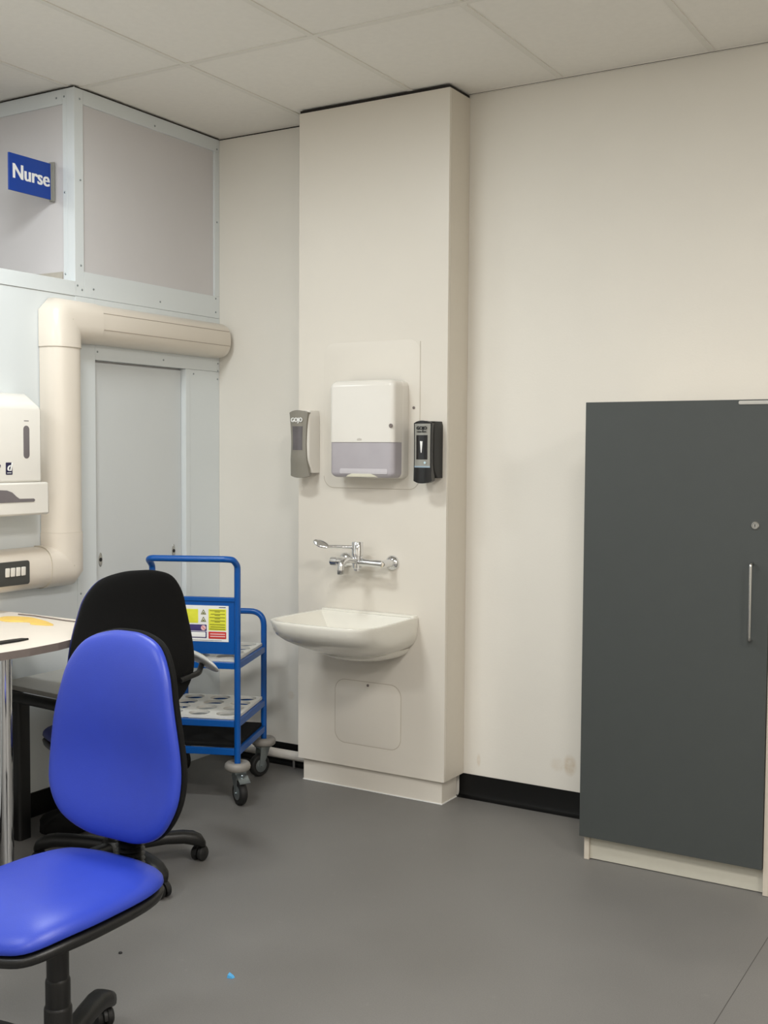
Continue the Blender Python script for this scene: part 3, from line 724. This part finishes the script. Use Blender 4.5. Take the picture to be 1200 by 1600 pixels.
# casters
def caster(x, y, yaw, brake):
    Mx = Matrix.Translation((x, y, 0)) @ Matrix.Rotation(yaw, 4, 'Z')
    tr_ = .026   # trail
    bm = B(); lathe(bm, [(.030, .1415), (.046, .1415), (.053, .148), (.0555, .158), (.053, .169), (.046, .176), (.036, .178), (.028, .172), (.012, .171)], 32, Mx); bp_ = o_('bumper', bm, M['bumper'], angle=60)
    bm = B(); rs = [(.052*0+a, b) for a, b in ()]
    box(bm, -.026, .026, -.026, .034, .132, .1405)
    for s in (-1, 1):
        pl_ = [(-.022, .132), (.030, .132), (tr_+.012, .050), (tr_+.0, .042), (tr_-.012, .050)]
        secs = [[Vector((s*.0185+q, v, w)) for v, w in pl_] for q in (-.0012, .0012)]
        rings(bm, secs)
    lathe(bm, [(0, 0), (.005, 0), (.005, .05), (0, .05)], 12, axis((-.025, tr_, .052), (1, 0, 0)))
    for v in bm.verts: v.co = Mx @ v.co
    fk = o_('caster_fork', bm, M['zinc'], angle=30)
    bm = B(); prof = [(.018, -.015), (.044, -.016), (.050, -.011), (.052, 0), (.050, .011), (.044, .016), (.018, .015)]
    lathe(bm, prof, 36, Mx @ axis((0, tr_, .0525), (1, 0, 0))); wh = o_('wheel', bm, M['rubber'], angle=40)
    bm = B(); lathe(bm, [(0, -.018), (.008, -.018), (.030, -.0165), (.030, .0165), (.008, .018), (0, .018)], 28, Mx @ axis((0, tr_, .0525), (1, 0, 0))); obj('wheel_rim', bm, M['zinc'], wh, local=True)
    if brake:
        bm = B(); secs = []
        for (v, w) in ((.012, .141), (.048, .128), (.078, .107), (.082, .104)):
            secs.append([Vector((-.024, v, w)), Vector((.024, v, w)), Vector((.024, v-.002, w-.003)), Vector((-.024, v-.002, w-.003))])
        rings(bm, secs); lathe(bm, [(.007, 0), (.007, .006), (.004, .008), (0, .008)], 12, axis((0, .05, .127), (0, .35, 1)))
        for v in bm.verts: v.co = Mx @ v.co
        o_('brake_pedal', bm, M['zinc'], angle=30)
yl = ang-PI/2
caster(0, 0, math.radians(242)-yl, True)
caster(0, TLE, math.radians(165)-yl, False)
caster(-TWI, 0, math.radians(20)-yl, False)
caster(-TWI, TLE, math.radians(70)-yl, False)

# ================================================================== CHAIRS
def make_chair(label, loc, rz, base_ang, seat_z, back_z, vin, off, arm=False):
    t = thing('office_chair', label, 'chair', (loc[0], loc[1], 0), rz, 'blue vinyl operator chairs')
    L = dict(local=True)
    # ---- seat
    so = [(0, -.262), (.12, -.258), (.205, -.225), (.243, -.13), (.247, 0), (.235, .12), (.195, .20), (.10, .232), (0, .238), (-.10, .232), (-.195, .20), (-.235, .12), (-.247, 0), (-.243, -.13), (-.205, -.225), (-.12, -.258)]
    so = [(a*.82, b*.96) for a, b in so]; so = spline(so, 5); oy = off
    def sb(u, v):  # seat bending: waterfall front, raised rear edge, dished sides
        z = 0
        if v < -.10: z -= .9*(v+.10)**2
        if v > .10: z += .5*(v-.10)**2
        return z+.25*u*u*.6
    bm = B(); cushion(bm, so, lambda u, v, d: Vector((u, v+oy, seat_z-.052+d*1.0+sb(u, v))), .012, .052, 2.5, 12)
    obj('seat', bm, vin, t, angle=80, **L)
    bm = B(); cushion(bm, [(a*1.0, b*1.0) for a, b in so], lambda u, v, d: Vector((u*1.004, v*1.004+oy, seat_z-.070+d+sb(u, v)*.9)), .035, .014, 3.2, 8)
    obj('seat_pan', bm, M['bplastic'], t, angle=80, **L)
    zb = seat_z-.105
    bm = B(); box(bm, -.075, .075, -.09+oy, .13+oy, zb-.030, zb+.012); obj('mechanism', bm, M['bplastic'], t, bevel=.008, **L)
    bm = B(); tube(bm, [(-.06, -.02, zb-.012), (-.15, -.03, zb-.016), (-.215, -.03, zb-.014)], .006, 10, rad=[.005, .005, .009]); obj('height_lever', bm, M['bplastic'], t, **L)
    # ---- back bar with bellows
    yb = .245+oy
    bar = arcpath([(0, .10+oy, zb-.008), (0, yb, zb-.006), (0, yb+.010, back_z+.19)], .05, 6)
    bm = B(); tube(bm, bar, .012, 12); obj('back_bar', bm, M['bplastic'], t, **L)
    bm = B(); prof = []
    z0_, z1_ = zb+.035, back_z+.03; n = 10
    for k in range(n):
        a = z0_+(z1_-z0_)*k/n; b = z0_+(z1_-z0_)*(k+.5)/n
        prof += [(.025, a), (.037, b)]
    prof.append((.025, z1_)); lathe(bm, [(.012, z0_)]+prof+[(.012, z1_)], 24, Matrix.Translation((0, yb+.002, 0))); obj('bellows', bm, M['bplastic'], t, angle=20, **L)
    # ---- backrest
    bo = [(0, 0), (.09, .006), (.168, .042), (.212, .105), (.222, .175), (.212, .265), (.190, .36), (.168, .43), (.125, .485), (.06, .508), (0, .512), (-.06, .508), (-.125, .485), (-.168, .43), (-.190, .36), (-.212, .265), (-.222, .175), (-.212, .105), (-.168, .042), (-.09, .006)]
    bo = [(a*(1.0 if arm else .96), b*.985) for a, b in bo]; bo = spline(bo, 5)
    lean = .10
    def bb(u, v):   # forward(-y) displacement
        return 1.35*u*u + .035*math.exp(-((v-.17)/.13)**2)*-1 + .0
    def fn(u, v, d):  # d forward
        return Vector((u, yb-.035-d-bb(u, v)*.75+lean*(v-.15), back_z+v))
    bm = B(); cushion(bm, bo, fn, .012, .042, 2.6, 12); obj('backrest', bm, vin, t, angle=80, **L)
    def fs(u, v, d): return Vector((u*1.012, yb-.022-d-bb(u, v)*.75+lean*(v-.15), back_z+.256+(v-.256)*1.012))
    bm = B(); cushion(bm, bo, fs, .022, .014, 3.5, 10); obj('back_shell', bm, M['bfabric'], t, angle=80, **L)
    if arm:   # single grey paddle armrest
        bm = B(); tube(bm, arcpath([(-.15, .20, .70), (-.24, .16, .71), (-.30, .06, .722)], .05, 6), .010, 12); obj('armrest_bracket', bm, M['bplastic'], t, **L)
        bm = B(); rs = []
        for k in range(1, 14):
            q = -PI/2+PI*k/14
            rs.append([Vector((-.30+.045*math.cos(q)*math.cos(a)*(1-.35*math.sin(a)), .045+.135*math.cos(q)*math.sin(a), .735+.020*math.sin(q)+.030*math.cos(q)*math.cos(a)-.012*math.cos(q)*math.sin(a))) for a in [2*PI*i/28 for i in range(28)]])
        rings(bm, rs); obj('armrest', bm, M['tray'], t, angle=60, label='glossy pale grey paddle armrest', **L)
    # ---- gas column
    bm = B(); lathe(bm, [(0, .075), (.032, .075), (.032, .20), (.0305, .205), (.0285, .207), (.0285, .265), (.027, .27), (.0255, .272), (.0255, zb-.03), (0, zb-.03)], 28); obj('gas_column', bm, M['bplastic'], t, angle=30, **L)
    # ---- five-arm base
    bm = B(); lathe(bm, [(0, .062), (.045, .062), (.056, .075), (.056, .105), (.046, .122), (.034, .126), (0, .126)], 30); obj('base_hub', bm, M['bplastic'], t, angle=40, **L)
    a0 = base_ang-rz
    for k in range(5):
        a = a0+k*2*PI/5; R_ = Matrix.Rotation(a, 4, 'Z')
        bm = B(); rs = []
        for (x, z, w, h) in ((.045, .094, .028, .024), (.10, .099, .027, .022), (.17, .101, .027, .021), (.235, .097, .028, .023), (.275, .087, .030, .025), (.302, .074, .028, .023), (.314, .064, .018, .013)):
            rs.append([R_ @ Vector((x, w*math.copysign(abs(math.cos(q))**.7, math.cos(q)), z+h*math.copysign(abs(math.sin(q))**.7, math.sin(q)))) for q in [2*PI*i/16 for i in range(16)]])
        rings(bm, rs); lg_ = obj('base_arm', bm, M['bplastic'], t, angle=60, **L)
        cr = Matrix.Rotation(a, 4, 'Z') @ Matrix.Translation((.287, 0, 0)) @ Matrix.Rotation((.7, 2.1, 1.2, 3.3, .2)[k], 4, 'Z')
        bm = B()
        for s in (-1, 1): lathe(bm, [(0, s*.005), (.024, s*.005), (.027, s*.008), (.027, s*.019), (.020, s*.025), (0, s*.026)], 24, cr @ axis((.014, 0, .0272), (0, 1, 0)))
        cs = obj('caster', bm, M['rubber'], t, angle=40, **L)
        bm = B(); rs = []
        for i in range(9):
            q = PI*(.0+i/8*1.0)
            c_, s_ = math.cos(q), math.sin(q)
            rs.append([cr @ Vector((.014+c_*rr, yy, .0275+s_*rr)) for rr, yy in ((.0285, -.0045), (.0285, .0045), (.0315, .0045), (.0315, -.0045))])
        rings(bm, rs); lathe(bm, [(0, .05), (.006, .05), (.006, .075), (0, .075)], 10, cr); obj('caster_hood', bm, M['bplastic'], cs, local=True)
    return t
c1 = make_chair('bright blue vinyl office chair in the foreground, its blue front side showing', (-.172, -2.52), .0, math.radians(114), .517, .540, M['vinyl'], -.01)
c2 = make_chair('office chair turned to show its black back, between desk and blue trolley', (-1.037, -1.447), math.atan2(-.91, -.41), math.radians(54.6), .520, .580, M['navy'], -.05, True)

# ================================================================== DESK
dk = thing('desk', 'cream topped desk with curved front edge at the left', 'desk', (-1.38, -2.4, 0))
out = [(-1.757, -1.342), (-1.25, -1.347), (-1.165, -1.37), (-1.105, -1.44), (-1.065, -1.53), (-1.025, -1.63), (-1.003, -1.74), (-1.0, -1.86), (-1.012, -1.97), (-1.03, -2.1), (-1.04, -2.4), (-1.04, -3.1), (-1.757, -3.1)]
bm = B(); prism(bm, out, lambda u, v: Vector((u, v, .8345)), lambda u, v: Vector((u, v, .8595)))
bm.faces.ensure_lookup_table()
for f in bm.faces:
    f.material_index = 0 if abs(f.normal.z) > .5 else 1
bmesh.ops.recalc_face_normals(bm, faces=bm.faces[:])
for f in bm.faces: f.material_index = 0 if f.normal.z > .5 else 1
obj('desk_top', bm, [M['desk'], M['dedge']], dk, smooth=False)
for (x, y) in ((-1.135, -1.845), (-1.66, -1.845), (-1.135, -2.95), (-1.66, -2.95)):
    bm = B(); tube(bm, [(x, y, .03), (x, y, .834)], .022, 20)
    lgd = obj('leg', bm, M['chrome'], dk)
    bm = B(); lathe(bm, [(0, .0005), (.028, .0005), (.03, .012), (.02, .03), (0, .03)], 20, Matrix.Translation((x, y, 0))); obj('leg_foot', bm, M['bplastic'], lgd)
bm = B(); box(bm, -1.68, -1.12, -1.853, -1.837, .78, .833); box(bm, -1.68, -1.12, -2.96, -2.94, .78, .833); obj('cross_rail', bm, M['zinc'], dk, smooth=False)
# things on the desk
bm = B(); rs = []
pl_ = spline([(-1.60, -1.44), (-1.52, -1.41), (-1.44, -1.425), (-1.36, -1.455), (-1.29, -1.50), (-1.37, -1.525), (-1.42, -1.495), (-1.50, -1.53), (-1.58, -1.50)], 4)
slab(bm, pl_, lambda u, v, d: Vector((u, v, .860+d)), .0015, .0005)
tag(obj('paper_sheet', bm, M['yellow']), 'crumpled yellow sheet lying on the far end of the desk', 'paper')
bm = B(); tube(bm, [(-1.60, -1.385, .8625), (-1.52, -1.38, .8625), (-1.42, -1.39, .8625), (-1.33, -1.40, .8625), (-1.24, -1.395, .8625)], .0022, 8); tag(obj('cable', bm, M['dedge']), 'thin dark cable lying along the far edge of the desk', 'cable')
bm = B(); pl_ = [(-1.125, -1.755), (-1.120, -1.80), (-1.128, -1.90), (-1.13, -2.1), (-1.17, -2.1), (-1.165, -1.90), (-1.155, -1.80), (-1.145, -1.765)]
slab(bm, pl_, lambda u, v, d: Vector((u, v, .8602+d)), .006, .002); tag(obj('document_wallet', bm, M['bplastic']), 'narrow black case lying near the curved front edge of the desk', 'case')

# ================================================================== low table behind / under the desk end
tb = thing('side_table', 'low black framed table with a pale grey top behind the blue chairs', 'table', (-1.58, -1.30, 0))
t0 = .575
bm = B(); pl_ = [(-1.700, -1.40), (-1.20, -1.44), (-1.18, -1.06), (-1.700, -1.03)]
prism(bm, pl_, lambda u, v: Vector((u, v, t0)), lambda u, v: Vector((u, v, t0+.018))); obj('table_top', bm, M['greytop'], tb, smooth=False, bevel=.003)
bm = B()
for a, b in (((-1.700, -1.405), (-1.20, -1.445)), ((-1.700, -1.03), (-1.18, -1.06)), ((-1.700, -1.40), (-1.700, -1.03))):
    tube(bm, [(a[0], a[1], t0-.022), (b[0], b[1], t0-.022)], .021, 12)
obj('table_frame', bm, M['bplastic'], tb)
for (x, y) in ((-1.600, -1.385), (-1.69, -1.045)):
    bm = B(); rr = .028
    rings(bm, [[Vector((x+u, y+v, z)) for u, v in rrect(.06, .06, .012)] for z in (.002, t0-.03)]); obj('leg', bm, M['bplastic'], tb)
bm = B(); rings(bm, [[Vector((x, y, z)) for y, z in rrect(.06, .045, .012, cx=-1.04, cy=.0235)] for x in (-1.72, -1.30)]); obj('base_bar', bm, M['bplastic'], tb)
# low dark rounded mound on the floor
bg = B(); 
def moundp(th, ph):
    x = .10*math.cos(th)*math.sin(ph); y = .13*math.sin(th)*math.sin(ph); z = .085+.085*math.cos(ph)
    w = 1+.06*math.sin(5*th+2*ph)+.04*math.cos(3*th-4*ph)
    return Vector((-1.49+x*w, -1.235+y*w, max(.001, .55*z*(1+.08*math.sin(4*th)*math.sin(ph)))))
rings(bg, [[moundp(2*PI*k/28, .05+(PI-.1)*j/14) for k in range(28)] for j in range(15)])
tag(obj('dark_mound', bg, M['bfabric']), 'low dark mound on the floor beneath the low black table', 'bag')

# floor scraps, wall stains
bm = B(); rings(bm, [[Vector((-.201+x, -1.872+y, z)) for x, y, z in q] for q in ([(0, 0, .0005), (.016, .004, .0005), (.018, .014, .0005), (.004, .012, .0005)], [(0.002, .001, .010), (.014, .006, .004), (.014, .013, .007), (.002, .010, .014)])]); tag(obj('plastic_scrap', bm, M['scrap']), 'tiny bright blue scrap on the open grey floor', 'scrap')
bm = B(); lathe(bm, [(0, .0005), (.006, .0005), (.005, .004), (0, .006)], 9, Matrix.Translation((-.568, -1.914, 0))); tag(obj('grit_speck', bm, M['rubber']), 'tiny black speck on the grey floor beside the front chair', 'speck')
# ================================================================== LIGHTS
def panel(x, y, e, c=(1, .955, .89), h=.58):
    t = thing('ceiling_light', 'white recessed ceiling light panel out of view', 'light', (x, y, H), 0, 'recessed ceiling light panels')
    obj('diffuser', boxb(x-.29, x+.29, y-h/2, y+h/2, H-.006, H-.001), M['lightp'], t, smooth=False)
    ld = bpy.data.lights.new('panel_lamp', 'AREA'); ld.shape = 'RECTANGLE'; ld.size = .58; ld.size_y = h; ld.energy = e; ld.color = c
    lo = bpy.data.objects.new('panel_lamp', ld); col.objects.link(lo); lo.location = (x, y, H-.012)
panel(-.9, -1.94, 30, (.93, .985, 1), .27)
panel(-.9, -4.19, 34, (.93, .97, 1))
panel(-2.7, -2.6, 20, (.90, .96, 1))
panel(1.5, -2.99, 57, (1, .966, .925))
panel(3.3, -2.99, 57, (1, .958, .915))
panel(1.5, -5.39, 60, (1, .972, .94))
wd = bpy.data.worlds.new('world'); sc.world = wd; wd.use_nodes = True
wd.node_tree.nodes['Background'].inputs[0].default_value = (.8, .85, .9, 1); wd.node_tree.nodes['Background'].inputs[1].default_value = .3

# ================================================================== CAMERA
cam = bpy.data.cameras.new('camera'); co = bpy.data.objects.new('camera', cam); col.objects.link(co)
cam.sensor_fit = 'VERTICAL'; cam.sensor_height = 36; cam.sensor_width = 27; cam.lens = 1769.655/1600*36; cam.clip_start = .05
R = Matrix(((0.85603643, 0.51687823, 0.00620661), (-0.03303218, 0.04271643, 0.99854103), (0.515859, -0.85499251, 0.05364044)))
mw = R.transposed().to_4x4(); mw.translation = Vector((1.7827138, -4.31754989, 1.48695069)); co.matrix_world = mw
sc.camera = co
sc.view_settings.view_transform = 'Standard'; sc.view_settings.look = 'None'
sc.view_settings.exposure = 0; sc.view_settings.gamma = 1
